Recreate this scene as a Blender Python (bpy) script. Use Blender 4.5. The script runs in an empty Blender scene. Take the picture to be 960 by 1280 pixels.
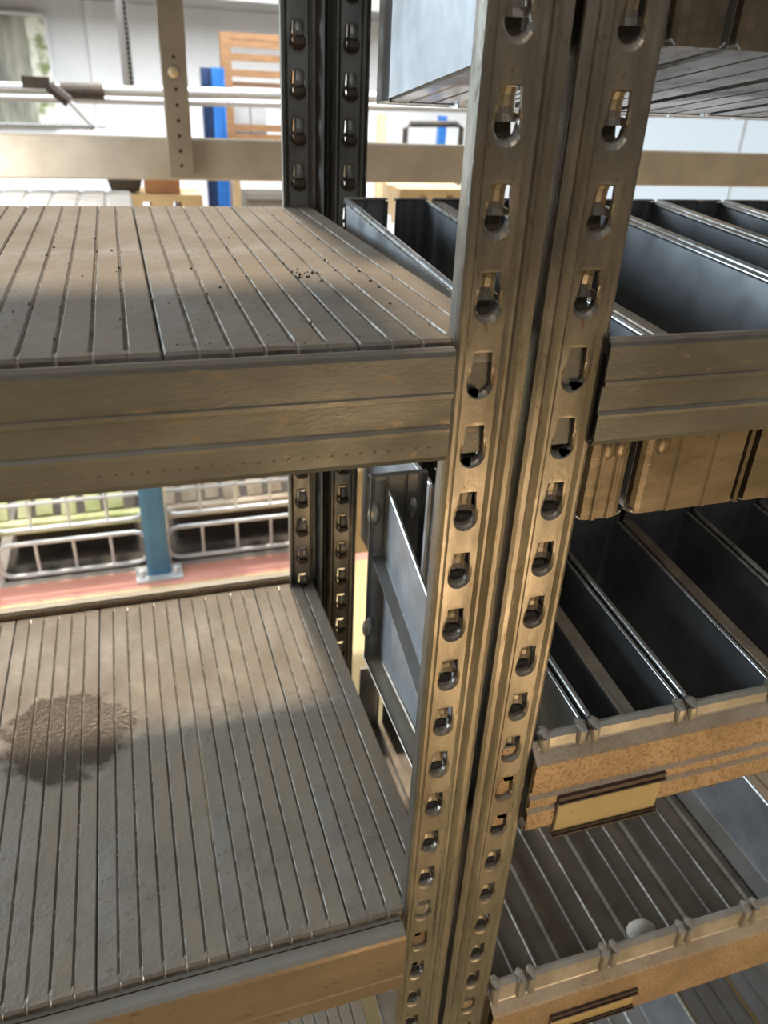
import bpy, bmesh, math, random
from mathutils import Vector, Matrix, Euler
random.seed(7)
S = 0.001                                  # everything below is written in millimetres
scn = bpy.context.scene
COL = scn.collection
# ------------------------------------------------------------------ camera
FPX = 969.8
CAM = Vector((-245.1, -437.3, -25.2))
ROT = Euler((math.radians(61.228), math.radians(-2.45), math.radians(-17.391)), 'XYZ')
cd = bpy.data.cameras.new('camera'); cam = bpy.data.objects.new('camera', cd); COL.objects.link(cam)
cam.location = CAM * S; cam.rotation_euler = ROT
cd.sensor_width = 36; cd.lens = FPX * 36 / 1280; cd.clip_start = 0.02; cd.clip_end = 100
cd.dof.use_dof = True; cd.dof.focus_distance = 0.62; cd.dof.aperture_fstop = 8.5
scn.camera = cam
# ------------------------------------------------------------------ world, sun, lamps, exposure
w = bpy.data.worlds.new('hall_daylight'); scn.world = w; w.use_nodes = True
nt = w.node_tree; bg = nt.nodes['Background']
tc = nt.nodes.new('ShaderNodeTexCoord'); sp = nt.nodes.new('ShaderNodeSeparateXYZ')
cr = nt.nodes.new('ShaderNodeValToRGB'); mr = nt.nodes.new('ShaderNodeMapRange')
nt.links.new(tc.outputs['Generated'], sp.inputs[0]); nt.links.new(sp.outputs['Z'], mr.inputs['Value'])
mr.inputs['From Min'].default_value = -0.6; mr.inputs['From Max'].default_value = 0.9
nt.links.new(mr.outputs[0], cr.inputs[0]); nt.links.new(cr.outputs[0], bg.inputs[0])
e = cr.color_ramp.elements
e[0].position = 0.0; e[0].color = (0.17, 0.15, 0.12, 1)
e[1].position = 1.0; e[1].color = (0.62, 0.74, 0.86, 1)
m_ = e.new(0.42); m_.color = (0.30, 0.29, 0.28, 1)
bg.inputs[1].default_value = 0.5
def lamp(name, kind, loc, target, energy, color, size=1.0, size_y=None, angle=0.05, spread=None):
    l = bpy.data.lights.new(name, kind); o = bpy.data.objects.new(name, l); COL.objects.link(o)
    o.location = Vector(loc) * S
    o.rotation_euler = (Vector(target) - Vector(loc)).to_track_quat('-Z', 'Y').to_euler()
    l.energy = energy; l.color = color
    if kind == 'AREA':
        if spread: l.spread = math.radians(spread)
        l.size = size
        if size_y: l.shape = 'RECTANGLE'; l.size_y = size_y
    if kind == 'SUN': l.angle = angle
    return o
lamp('skylight_sun', 'SUN', (-300, 590 + 1000, 1500), (-300, 590, -260), 3.1, (1.0, 0.88, 0.72), angle=0.09)
lamp('cool_left_fill', 'AREA', (-2300, 1700, 0), (250, 200, -380), 33, (0.70, 0.86, 1.0), 1.8, spread=75)  # added unseen source: cool fill for bluish tones on the bin walls
lamp('warm_bounce_fill', 'AREA', (500, -1300, -1350), (100, 0, -800), 10, (1.0, 0.70, 0.42), 0.8)  # added fill for warm bounce off the floor; no lamp stands here
lamp('ceiling_lamp', 'AREA', (-500, -1500, 1500), (0, 200, -400), 7, (1.0, 0.92, 0.82), 0.6)
lamp('wall_washer', 'AREA', (600, 3600, 1900), (800, 6500, -400), 440, (0.95, 0.98, 1.0), 3.0)
lamp('floor_daylight', 'AREA', (-900, 1500, -350), (-400, 2000, -1500), 17, (1.0, 0.96, 0.88), 0.9)
vs = scn.view_settings
vs.view_transform = 'Standard'; vs.look = 'None'; vs.gamma = 1; vs.use_curve_mapping = False; vs.exposure = 0.0
# ------------------------------------------------------------------ helpers
_M = ROT.to_matrix()
def at(px, py, axis, val):                 # a point of the place seen at a pixel, on a known plane
    d = _M @ Vector(((px - 480) / FPX, -(py - 640) / FPX, -1.0))
    i = 'xyz'.index(axis); t = (val - CAM[i]) / d[i]
    return CAM + d * t
def mat(name, base, alt=None, metallic=0.0, rough=0.5, scale=40, bump=0.0, bscale=300, dust=None, dustamt=0.0,
        spots=None, spot_scale=150, stretch=None, rvar=0.12, spot_lo=0.62, spot_hi=0.7):
    m = bpy.data.materials.new(name); m.use_nodes = True
    n = m.node_tree.nodes; L = m.node_tree.links; b = n['Principled BSDF']
    b.inputs['Metallic'].default_value = metallic; b.inputs['Roughness'].default_value = rough
    tc = n.new('ShaderNodeTexCoord'); src = tc.outputs['Object']
    if stretch:
        mp = n.new('ShaderNodeMapping'); mp.inputs['Scale'].default_value = stretch
        L.new(src, mp.inputs[0]); src = mp.outputs[0]
    def noise(sc, det=5, rg=0.6):
        t = n.new('ShaderNodeTexNoise'); t.inputs['Scale'].default_value = sc
        t.inputs['Detail'].default_value = det; t.inputs['Roughness'].default_value = rg
        L.new(src, t.inputs['Vector']); return t.outputs[0]
    def ramp(v, lo, hi):
        r = n.new('ShaderNodeMapRange'); r.inputs['From Min'].default_value = lo; r.inputs['From Max'].default_value = hi
        r.clamp = True; L.new(v, r.inputs['Value']); return r.outputs[0]
    def mix(f, a, c):
        x = n.new('ShaderNodeMix'); x.data_type = 'RGBA'
        if isinstance(f, float): x.inputs[0].default_value = f
        else: L.new(f, x.inputs[0])
        if isinstance(a, tuple): x.inputs[6].default_value = (*a, 1)
        else: L.new(a, x.inputs[6])
        if isinstance(c, tuple): x.inputs[7].default_value = (*c, 1)
        else: L.new(c, x.inputs[7])
        return x.outputs[2]
    alt = alt or tuple(c * 0.7 for c in base)
    n1 = noise(scale)
    col = mix(ramp(n1, 0.35, 0.65), base, alt)
    if spots: col = mix(ramp(noise(spot_scale, 3), spot_lo, spot_hi), col, spots)
    rr = n.new('ShaderNodeMapRange'); L.new(noise(scale * 2.3), rr.inputs['Value'])
    rr.inputs['From Min'].default_value = 0.3; rr.inputs['From Max'].default_value = 0.7
    rr.inputs['To Min'].default_value = max(0.05, rough - rvar); rr.inputs['To Max'].default_value = min(1, rough + rvar)
    rough_out = rr.outputs[0]
    if dust:
        g = n.new('ShaderNodeNewGeometry'); s3 = n.new('ShaderNodeSeparateXYZ'); L.new(g.outputs['Normal'], s3.inputs[0])
        up = ramp(s3.outputs['Z'], 0.3, 0.95)
        mm = n.new('ShaderNodeMath'); mm.operation = 'MULTIPLY'; L.new(up, mm.inputs[0])
        dn = n.new('ShaderNodeMapRange'); L.new(noise(scale * 0.6, 6, 0.7), dn.inputs['Value'])
        dn.inputs['From Min'].default_value = 0.3; dn.inputs['From Max'].default_value = 0.62
        dn.inputs['To Min'].default_value = dustamt * 0.35; dn.inputs['To Max'].default_value = dustamt
        L.new(dn.outputs[0], mm.inputs[1])
        col = mix(mm.outputs[0], col, dust)
        s = n.new('ShaderNodeMath'); s.operation = 'MULTIPLY_ADD'; L.new(mm.outputs[0], s.inputs[0])
        s.inputs[1].default_value = -metallic * 0.9; s.inputs[2].default_value = metallic; L.new(s.outputs[0], b.inputs['Metallic'])
        s2 = n.new('ShaderNodeMath'); s2.operation = 'MULTIPLY_ADD'; s2.use_clamp = True; L.new(mm.outputs[0], s2.inputs[0])
        s2.inputs[1].default_value = 0.35; L.new(rough_out, s2.inputs[2]); rough_out = s2.outputs[0]
    L.new(rough_out, b.inputs['Roughness']); L.new(col, b.inputs['Base Color'])
    if bump:
        bp = n.new('ShaderNodeBump'); bp.inputs['Strength'].default_value = bump; bp.inputs['Distance'].default_value = 0.0006
        L.new(noise(bscale, 4, 0.65), bp.inputs['Height']); L.new(bp.outputs[0], b.inputs['Normal'])
    return m
DUST = (0.36, 0.28, 0.195)
SHADE_GRIME = mat('pocket_shade_crumb_dirt', (0.05, 0.036, 0.024), (0.09, 0.065, 0.04), 0.2, 0.6, 60)  # near-black: shade painted into the post-hole pockets; also real dirt crumbs
FLOORD = mat('bin_floor_grimy', (0.17, 0.15, 0.125), (0.10, 0.085, 0.068), 0.65, 0.4, 16, 0.25, 200, (0.20, 0.155, 0.11), 0.5)
SEAM = mat('seam_strip_brown', (0.20, 0.165, 0.12), (0.12, 0.095, 0.07), 0.6, 0.4, 20)
UNDER = mat('bin_underside', (0.72, 0.72, 0.74), (0.58, 0.56, 0.57), 0.9, 0.25, 7)
POST = mat('post_zinc', (0.30, 0.27, 0.225), (0.17, 0.15, 0.12), 0.85, 0.33, 22, 0.25, 500, DUST, 0.7, (0.20, 0.13, 0.08), 260, stretch=(1, 1, 0.35))
POSTR = mat('rear_post_zinc', (0.30, 0.29, 0.26), (0.19, 0.18, 0.16), 0.8, 0.36, 22, 0.2, 400, DUST, 0.4, stretch=(1, 1, 0.35))
BEAM = mat('beam_zinc', (0.20, 0.195, 0.175), (0.12, 0.115, 0.10), 0.6, 0.42, 14, 0.3, 420, DUST, 0.8, (0.21, 0.17, 0.12), 120, stretch=(0.4, 1, 1))
BEAMW = mat('beam_rusty_zinc', (0.42, 0.30, 0.18), (0.32, 0.22, 0.125), 0.45, 0.5, 16, 0.45, 420, (0.60, 0.52, 0.41), 0.95, (0.23, 0.145, 0.08), 330, spot_lo=0.5, spot_hi=0.62)
BEAML = mat('beam_brown_zinc', (0.27, 0.20, 0.125), (0.19, 0.14, 0.09), 0.5, 0.45, 12, 0.3, 300, (0.40, 0.36, 0.30), 0.9, (0.13, 0.09, 0.055), 150, stretch=(0.4, 1, 1))
PANEL = mat('panel_dusty_zinc', (0.31, 0.295, 0.265), (0.12, 0.10, 0.078), 0.5, 0.42, 11, 1.0, 190, (0.29, 0.22, 0.15), 0.9, (0.13, 0.09, 0.055), 95, spot_lo=0.6, spot_hi=0.66, rvar=0.16)
def add_stain(m, c, rad, col, rough):
    n = m.node_tree.nodes; L = m.node_tree.links; b = n['Principled BSDF']
    g = n.new('ShaderNodeNewGeometry'); nz = n.new('ShaderNodeTexNoise'); nz.inputs['Scale'].default_value = 28; nz.inputs['Detail'].default_value = 5
    L.new(g.outputs['Position'], nz.inputs['Vector'])
    d = n.new('ShaderNodeVectorMath'); d.operation = 'DISTANCE'; L.new(g.outputs['Position'], d.inputs[0]); d.inputs[1].default_value = Vector(c) * S
    a = n.new('ShaderNodeMath'); a.operation = 'MULTIPLY_ADD'; L.new(nz.outputs[0], a.inputs[0]); a.inputs[1].default_value = rad * S * 1.1; L.new(d.outputs['Value'], a.inputs[2])
    r = n.new('ShaderNodeMapRange'); L.new(a.outputs[0], r.inputs['Value']); r.inputs['From Min'].default_value = rad * S * 1.65; r.inputs['From Max'].default_value = rad * S * 1.45
    x = n.new('ShaderNodeMix'); x.data_type = 'RGBA'; L.new(r.outputs[0], x.inputs[0]); L.new(b.inputs['Base Color'].links[0].from_socket, x.inputs[6]); x.inputs[7].default_value = (*col, 1)
    L.new(x.outputs[2], b.inputs['Base Color'])
    y = n.new('ShaderNodeMix'); L.new(r.outputs[0], y.inputs[0]); L.new(b.inputs['Roughness'].links[0].from_socket, y.inputs[2]); y.inputs[3].default_value = rough
    L.new(y.outputs[0], b.inputs['Roughness'])
add_stain(PANEL, (-376, 340, -732), 74, (0.085, 0.058, 0.034), 0.24)
RIB_GLINT = mat('rib_edge_highlight', (0.56, 0.53, 0.47), (0.26, 0.20, 0.14), 0.55, 0.34, 55, 0.2, 300)  # highlights painted onto one slope of each groove
GROOVE = mat('groove_dirt_glints', (0.16, 0.115, 0.075), (0.25, 0.19, 0.13), 0.1, 0.75, 60, 0.8, 500, spots=(0.6, 0.55, 0.46), spot_scale=140, spot_lo=0.60, spot_hi=0.68)  # brown dirt; the pale spots are highlight specks put into the colour
BIN = mat('bin_galvanised', (0.42, 0.43, 0.44), (0.27, 0.275, 0.28), 0.74, 0.38, 14, 0.04, 350, (0.26, 0.205, 0.145), 0.75, rvar=0.05)
BINF = mat('bin_front_galvanised', (0.20, 0.165, 0.125), (0.13, 0.105, 0.075), 0.85, 0.34, 20, 0.2, 350, DUST, 0.6, stretch=(1, 1, 3))
RIM = mat('bin_rim_bright', (0.66, 0.68, 0.68), (0.46, 0.45, 0.42), 0.9, 0.27, 30, 0.0, 300, (0.40, 0.33, 0.24), 0.2, rvar=0.05)
CAP = mat('divider_dusty', (0.30, 0.25, 0.185), (0.17, 0.135, 0.10), 0.6, 0.4, 28, 0.3, 300, (0.42, 0.35, 0.27), 0.5)
LEDGE = mat('bin_ledge_zinc', (0.44, 0.41, 0.36), (0.31, 0.28, 0.235), 0.6, 0.42, 24, 0.3, 300, (0.50, 0.44, 0.36), 0.5)
CARD = mat('label_card', (0.50, 0.38, 0.17), (0.40, 0.29, 0.12), 0.0, 0.35, 12)
RAILM = mat('label_rail_brown', (0.09, 0.055, 0.035), (0.05, 0.03, 0.02), 0.1, 0.35, 20)
FARBEAM = mat('painted_beige_steel', (0.47, 0.41, 0.335), (0.38, 0.325, 0.26), 0.05, 0.55, 9, 0.1, 60, (0.62, 0.57, 0.5), 0.6)
FARPOST = mat('beige_post_steel', (0.32, 0.26, 0.19), (0.26, 0.21, 0.15), 0.1, 0.5, 9)
HOLE = mat('dark_hole', (0.03, 0.025, 0.02), rough=0.9)
WALLM = mat('white_plaster', (0.78, 0.79, 0.80), (0.66, 0.68, 0.70), 0, 0.8, 1.2)
GREYM = mat('grey_soffit', (0.30, 0.29, 0.27), (0.26, 0.25, 0.235), 0, 0.8, 1.5)
BLUE = mat('blue_paint', (0.03, 0.17, 0.52), (0.02, 0.13, 0.40), 0.1, 0.4, 8)
BLUE2 = mat('steel_blue_paint', (0.06, 0.19, 0.36), (0.05, 0.15, 0.30), 0.1, 0.4, 8)
NAVY = mat('navy_paint', (0.02, 0.045, 0.12), rough=0.45)
WOOD = mat('warm_wood', (0.22, 0.115, 0.048), (0.15, 0.075, 0.032), 0, 0.5, 12, stretch=(1, 1, 6))
PINE = mat('pale_pine', (0.72, 0.55, 0.32), (0.58, 0.42, 0.23), 0, 0.6, 10)
MOSS = mat('mossy_wood', (0.62, 0.62, 0.38), (0.36, 0.40, 0.17), 0, 0.8, 9, 0.3, 60)
GREYWOOD = mat('weathered_wood', (0.58, 0.50, 0.39), (0.36, 0.28, 0.20), 0, 0.8, 9, 0.3, 60)
WIRE = mat('wire_zinc', (0.74, 0.77, 0.80), (0.55, 0.58, 0.62), 0.4, 0.4, 12)
PIPE = mat('white_rail_steel', (0.55, 0.56, 0.57), (0.42, 0.43, 0.44), 0.5, 0.35, 3)
DARK = mat('dark_clutter', (0.035, 0.032, 0.03), (0.07, 0.05, 0.035), 0.1, 0.7, 10)
YELF = mat('yellow_floor_paint', (0.74, 0.58, 0.30), (0.68, 0.50, 0.24), 0, 0.6, 2.5, 0.05, 50, spots=(0.55, 0.36, 0.16), spot_scale=3.5)
PINKF = mat('red_floor_paint', (0.68, 0.32, 0.26), (0.60, 0.27, 0.21), 0, 0.6, 5)
CONC = mat('hall_concrete', (0.40, 0.37, 0.33), (0.33, 0.30, 0.27), 0, 0.8, 2)
STONE = mat('pale_stone', (0.62, 0.55, 0.47), (0.5, 0.43, 0.36), 0, 0.8, 60, 0.4, 200)
WARM = mat('terracotta_goods', (0.50, 0.25, 0.12), (0.36, 0.17, 0.08), 0, 0.8, 6)

class MB:
    def __init__(s): s.v = []; s.f = []; s.mi = []
    def add(s, vs, fs, mi=0):
        b = len(s.v); s.v += [tuple(v) for v in vs]; s.f += [tuple(b + i for i in f) for f in fs]; s.mi += [mi] * len(fs); return s
    def box(s, x0, x1, y0, y1, z0, z1, mi=0):
        return s.add([(x, y, z) for x in (x0, x1) for y in (y0, y1) for z in (z0, z1)],
                     [(0, 1, 3, 2), (4, 6, 7, 5), (0, 4, 5, 1), (2, 3, 7, 6), (0, 2, 6, 4), (1, 5, 7, 3)], mi)
    def bar(s, a, b, wd, ht, up=(0, 0, 1), mi=0):      # rectangular bar between two points
        a = Vector(a); b = Vector(b); d = (b - a).normalized(); u = Vector(up); r = d.cross(u).normalized(); u = r.cross(d).normalized()
        vs = [p + r * (i * wd / 2) + u * (j * ht / 2) for p in (a, b) for i, j in ((-1, -1), (1, -1), (1, 1), (-1, 1))]
        return s.add(vs, [(0, 1, 2, 3), (7, 6, 5, 4), (0, 4, 5, 1), (1, 5, 6, 2), (2, 6, 7, 3), (3, 7, 4, 0)], mi)
    def tube(s, pts, r, n=8, mi=0, caps=True):
        pts = [Vector(p) for p in pts]; rings = []
        for i, p in enumerate(pts):
            d = (pts[min(i + 1, len(pts) - 1)] - pts[max(i - 1, 0)]).normalized()
            u = Vector((0, 0, 1)) if abs(d.z) < 0.9 else Vector((1, 0, 0))
            a = d.cross(u).normalized(); c = a.cross(d)
            rr = r[i] if isinstance(r, (list, tuple)) else r
            rings.append([p + (a * math.cos(t) + c * math.sin(t)) * rr for t in [2 * math.pi * k / n for k in range(n)]])
        vs = [v for R in rings for v in R]; fs = []
        for i in range(len(pts) - 1):
            for k in range(n): fs.append((i * n + k, i * n + (k + 1) % n, (i + 1) * n + (k + 1) % n, (i + 1) * n + k))
        if caps: fs.append(tuple(range(n - 1, -1, -1))); fs.append(tuple((len(pts) - 1) * n + k for k in range(n)))
        return s.add(vs, fs, mi)
    def loft(s, rings, closed=True, mi=0, mis=None, caps=False):
        n = len(rings[0]); vs = [v for R in rings for v in R]; b = len(s.v); s.v += [tuple(v) for v in vs]
        for i in range(len(rings) - 1):
            for k in range(n if closed else n - 1):
                s.f.append((b + i * n + k, b + i * n + (k + 1) % n, b + (i + 1) * n + (k + 1) % n, b + (i + 1) * n + k))
                s.mi.append(mis[k] if mis else mi)
        if caps:
            s.f.append(tuple(b + k for k in range(n - 1, -1, -1))); s.mi.append(mi)
            s.f.append(tuple(b + (len(rings) - 1) * n + k for k in range(n))); s.mi.append(mi)
        return s
    def dome(s, c, rx, rz, h, direc, n=10, rings=3, mi=0):   # shallow boss on a vertical face; direc = +-y or +-x
        c = Vector(c); R = []
        for j in range(rings + 1):
            t = j / rings * math.pi / 2
            R.append([c + (Vector((math.cos(a) * rx * math.cos(t), 0, math.sin(a) * rz * math.cos(t))) if direc[0] == 'y'
                     else Vector((0, math.cos(a) * rx * math.cos(t), math.sin(a) * rz * math.cos(t))))
                     + (Vector((0, 1, 0)) if direc[0] == 'y' else Vector((1, 0, 0))) * (h * math.sin(t) * (1 if direc[1] == '+' else -1))
                     for a in [2 * math.pi * k / n for k in range(n)]])
        return s.loft(R, mi=mi)
    def build(s, name, mats, parent=None, origin=(0, 0, 0), smooth=False, solid=0, bevel=0, merge=False):
        me = bpy.data.meshes.new(name); o = Vector(origin)
        me.from_pydata([(Vector(v) - o) * S for v in s.v], [], s.f)
        for m in (mats if isinstance(mats, (list, tuple)) else [mats]): me.materials.append(m)
        me.polygons.foreach_set('material_index', s.mi)
        if smooth: me.polygons.foreach_set('use_smooth', [True] * len(me.polygons))
        me.update()
        if merge:
            bm = bmesh.new(); bm.from_mesh(me); bmesh.ops.remove_doubles(bm, verts=bm.verts, dist=0.00002); bm.to_mesh(me); bm.free()
        ob = bpy.data.objects.new(name, me); COL.objects.link(ob)
        if parent: ob.parent = parent
        else: ob.location = o * S
        if solid: md = ob.modifiers.new('thickness', 'SOLIDIFY'); md.thickness = solid * S; md.offset = 0
        if bevel: md = ob.modifiers.new('bevel', 'BEVEL'); md.width = bevel * S; md.segments = 2; md.limit_method = 'ANGLE'
        if smooth or bevel:
            try: me.set_sharp_from_angle(angle=math.radians(40))
            except Exception: pass
        return ob
def tag(o, label, cat, group=None, kind=None):
    if label: o['label'] = label
    if cat: o['category'] = cat
    if group: o['group'] = group
    if kind: o['kind'] = kind
    return o
def thing(name, label, cat, loc, group=None):
    o = bpy.data.objects.new(name, None); COL.objects.link(o); o.location = Vector(loc) * S; o.empty_display_size = 0.02
    return tag(o, label, cat, group)
def struct(o): o['kind'] = 'structure'; return o
def offset_poly(p, t):                     # closed outline of a bent sheet with thickness t
    out = []
    for i, q in enumerate(p):
        a = Vector(p[max(i - 1, 0)]); b = Vector(p[min(i + 1, len(p) - 1)]); d = (b - a)
        d = d.normalized() if d.length else Vector((1, 0)); out.append((q[0] - d.y * t, q[1] + d.x * t))
    return list(p) + out[::-1]

# ================================================================== POSTS
XL, XR, DEPTH = -33.5, 33.5, 590.0
def hole_outline():
    pts = []
    for k in range(9):
        a = math.pi + math.pi * k / 8; pts.append((8 * math.cos(a), 8 + 8 * math.sin(a)))     # round bottom
    pts += [(8, 13), (7.6, 18), (7.1, 23), (6.7, 28.6), (2, 29), (-2, 29), (-6.7, 28.6), (-7.1, 23), (-7.6, 18), (-8, 13)]
    return pts
HO = hole_outline()
def make_post(name, label, xc, y0, ydir, z_hole, mirror, m, ztop=420, zbot=-1500, group=None):
    root = thing(name, label, 'post', (xc, y0, zbot), group)
    T = lambda x, y, z: (xc + (-x if mirror else x), y0 + ydir * y, z)
    b = MB(); half = 12.2; fy = 2.6
    z = z_hole
    while z + 50 < ztop: z += 50
    zt = z + 40
    while z > zbot + 50:
        cz0, cz1 = z - 10.5, z + 39.5
        ring0 = []
        for (hx, hz) in HO:                                    # project outline outward to the cell's border
            dx, dz = hx, hz - 14.5
            s = min(half / abs(dx) if abs(dx) > 1e-6 else 1e9, 25 / abs(dz) if abs(dz) > 1e-6 else 1e9)
            ring0.append((dx * s, dz * s + 14.5))
        def R(kx, dy, dd):
            o = []
            for (hx, hz) in HO:
                low = max(0, min(1, (16 - hz) / 8))
                o.append(T(hx * kx, fy + dy * low + dd, z + 14.5 + (hz - 14.5) * kx))
            return o
        r0 = [T(p[0], fy, z + p[1]) for p in ring0]
        corners = [T(-half, fy, cz0), T(half, fy, cz0), T(half, fy, cz1), T(-half, fy, cz1)]
        b.loft([r0, R(1.22, 0.0, 0), R(1.10, 0.9, 0), R(1.0, 2.2, 0), R(0.97, 4.5, 1.2)])
        # corner fill triangles
        for c, (sx, sz) in zip(corners, ((-1, -1), (1, -1), (1, 1), (-1, 1))):
            idx = [i for i, p in enumerate(ring0) if (p[0] * sx > 0 or abs(p[0]) < 1e-6) and ((p[1] - 14.5) * sz > 0)]
            side = [i for i in idx if abs(abs(ring0[i][0]) - half) < 1e-3]; tb = [i for i in idx if abs(abs(ring0[i][1] - 14.5) - 25) < 1e-3]
            if side and tb:
                i = max(side, key=lambda i: abs(ring0[i][1] - 14.5)); j = max(tb, key=lambda i: abs(ring0[i][0]))
                b.add([c, r0[i], r0[j]], [(0, 1, 2)])
        # pushed-in tongue, bridged to the lower sides
        rows = []
        for (hz, d, wd) in ((28.0, 5.2, 5.2), (24, 7.6, 5.6), (18, 8.6, 6.0), (14, 8.4, 6.3), (10.5, 7.2, 6.3)):
            rows.append([T(x * wd, fy + d + q, z + hz) for x, q in ((-1, -2.2), (-0.6, 0), (0, 0.8), (0.6, 0), (1, -2.2))])
        b.loft(rows, closed=False)
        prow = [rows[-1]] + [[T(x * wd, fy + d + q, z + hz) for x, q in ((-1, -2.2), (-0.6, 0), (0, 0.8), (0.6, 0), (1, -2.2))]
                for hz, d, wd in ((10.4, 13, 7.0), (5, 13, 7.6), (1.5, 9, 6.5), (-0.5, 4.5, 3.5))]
        b.loft(prow, closed=False, mi=1)  # lower pocket: darkness of the interior put into the colour
        for sx in (-1, 1):
            b.add([T(sx * 6.3, fy + 6.2, z + 15), T(sx * 6.3, fy + 5.0, z + 10.5), T(sx * 8, fy + 1, z + 9), T(sx * 8, fy + 0.6, z + 14)], [(0, 1, 2, 3)])
        z -= 50
    zb = z + 39.5
    # solid foot of the plate below the last hole, and the bent flanges either side
    b.add([T(-half, fy, zbot), T(half, fy, zbot), T(half, fy, zb), T(-half, fy, zb)], [(0, 1, 2, 3)])
    lip = [(-20.3, 12), (-20.3, 3), (-19.2, 1), (-17.2, 0), (-15.2, 0), (-13.8, 0.7), (-half, fy)]
    fl = [(half, fy), (13.8, 0.7), (15.0, 0), (16.6, 0), (18.2, 1.8), (20.6, 3.0), (23.0, 1.8), (24.4, 0), (27.8, 0.2), (30.6, 1.0), (31.0, 2.2), (30.6, 3.2)]
    for prof in (lip, fl, [(24.4, 0.6), (24.2, 10), (24.2, 34)]):
        b.loft([[T(x, y, zz) for (x, y) in prof] for zz in (zbot, zt)], closed=False)
    b.build('column', [m, SHADE_GRIME], root, (xc, y0, zbot), smooth=False, solid=1.3, merge=True)
    # foot plate
    p = MB(); xs = [T(-20, 0, 0)[0], T(31, 0, 0)[0]]; ys = [T(0, -6, 0)[1], T(0, 38, 0)[1]]
    p.box(min(xs), max(xs), min(ys), max(ys), zbot, zbot + 5); p.build('foot_plate', m, root, (xc, y0, zbot))
    for zz in (-60, -20, 10) if ydir < 0 else ():
        r = MB(); r.dome(T(27.8, 0.2, zz), 3, 5, 2, 'y-'); r.build('rivet', RIM, root, (xc, y0, zbot), smooth=True)
    return root
make_post('rack_post', 'front slotted steel post, left one of the foreground pair', XL - 1, 0, 1, 0, False, POST)
make_post('rack_post', 'front slotted steel post, right one of the foreground pair', XR + 1, 0, 1, 0, True, POST)
make_post('rack_post', 'rear slotted steel post, left of the pair behind the shelves', XL + 3, DEPTH, -1, 8, False, POSTR)
make_post('rack_post', 'rear slotted steel post, right of the pair behind the shelves', XR, DEPTH, -1, 8, True, POSTR)

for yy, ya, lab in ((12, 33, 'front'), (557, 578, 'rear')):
    b = MB(); b.box(-2.0, 2.8 if yy == 12 else 0.6, ya - 19, ya + 1, -1492, 440)  # black strip added to darken the gap, where only shade falls
    tag(b.build('gap_shade_strip', HOLE, None, (0.5, ya - 10, -1492)), 'added black strip standing in for shade deep in the gap between the %s pair of slotted posts' % lab, 'strip')
# ================================================================== BEAMS
def make_beam(label, x0, x1, yf, prof, m, plates=(), dimple_z=None, name='shelf_beam'):
    zb = min(p[1] for p in prof)
    root = thing(name, label, 'beam', ((x0 + x1) / 2, yf, zb)); o = root.location / S
    b = MB(); c = offset_poly([(yf + y, z) for y, z in prof], -1.4 if prof[0][0] > 0 else 1.4)
    xs = [x0 + (x1 - x0) * i / 6 for i in range(7)]
    b.loft([[(x, y, z) for (y, z) in c] for x in xs], caps=False)
    b.build('profile', m, root, o)
    for px, side in plates:
        p = MB(); s = 1 if side > 0 else -1
        zt = max(q[1] for q in prof); yy = max(yf, 0) + 6.5
        p.box(min(px, px + s * 34), max(px, px + s * 34), yy, yy + 2.2, zb - 4, zt + 2)
        for k in range(2):
            for zc in (zt - 28, zt - 78):
                if zc > zb - 30: p.box(px + s * 14, px + s * 25, yy - 4, yy, zc - 8, zc - 3)
        p.build('end_plate', m, root, o)
    if dimple_z:
        d = MB(); x = x0 + 6
        while x < x1 - 6:
            d.dome((x, yf + dimple_z[1], dimple_z[0]), 1.4, 1.4, 0.9, 'y-', 6, 2); x += 9.2
        d.build('dimple_row', GROOVE, root, o, smooth=True)['kind'] = 'stuff'
    return root
P1 = [(12, -169), (3.6, -169), (3.6, -175), (0.8, -175), (0.8, -165.5), (-2, -165.5), (-4.5, -167), (-5, -169), (-5, -192.5), (-6.6, -193.6), (-6.6, -195.0), (-3.6, -197), (-3.4, -214), (-3.8, -216), (-5.6, -217.5), (-5, -219.5), (-5, -236), (-3.4, -239), (9, -239)]
make_beam('grey front beam carrying the upper left shelf, with a row of dimples', -620, -58, -3, P1, BEAM, [(-60, 1)], (-229, -6.2))
make_beam('grey front beam right of the posts, in front of the upper bins', 52, 1150, -2, P1, BEAM, [(60, -1)])
P2L = [(12, -741), (2.5, -741), (2.5, -750), (-1, -750), (-1, -740.5), (-10, -742.5), (-13, -744), (-14, -747), (-14, -790), (-13, -792), (-13, -806), (-14, -808), (-14, -826), (-12, -829), (6, -829)]
make_beam('brown-tinged front beam carrying the lower left shelf', -700, -58, 0, P2L, BEAML, [(-60, 1)], None)
P2R = [(8, -541), (2, -541), (-9, -550.5), (-10, -552), (-10, -554), (-9.4, -555), (-9.4, -584), (-6, -587), (-6, -593), (-9.4, -596), (-9.4, -604), (-6, -607), (-6, -611), (-9.4, -614), (-9.4, -634), (-8, -637), (6, -637)]
make_beam('speckled rusty front beam right of the posts holding the larger label', 55, 1150, 0, P2R, BEAMW, [(58, -1)])
P3R = [(8, -938), (2, -938), (-10, -949), (-11.5, -951), (-11.5, -954), (-10.4, -955), (-10.4, -1030), (-9, -1033), (6, -1033)]
make_beam('speckled rusty front beam, lowest of those right of the posts', 60, 1300, 0, P3R, BEAMW, [(62, -1)])
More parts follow.
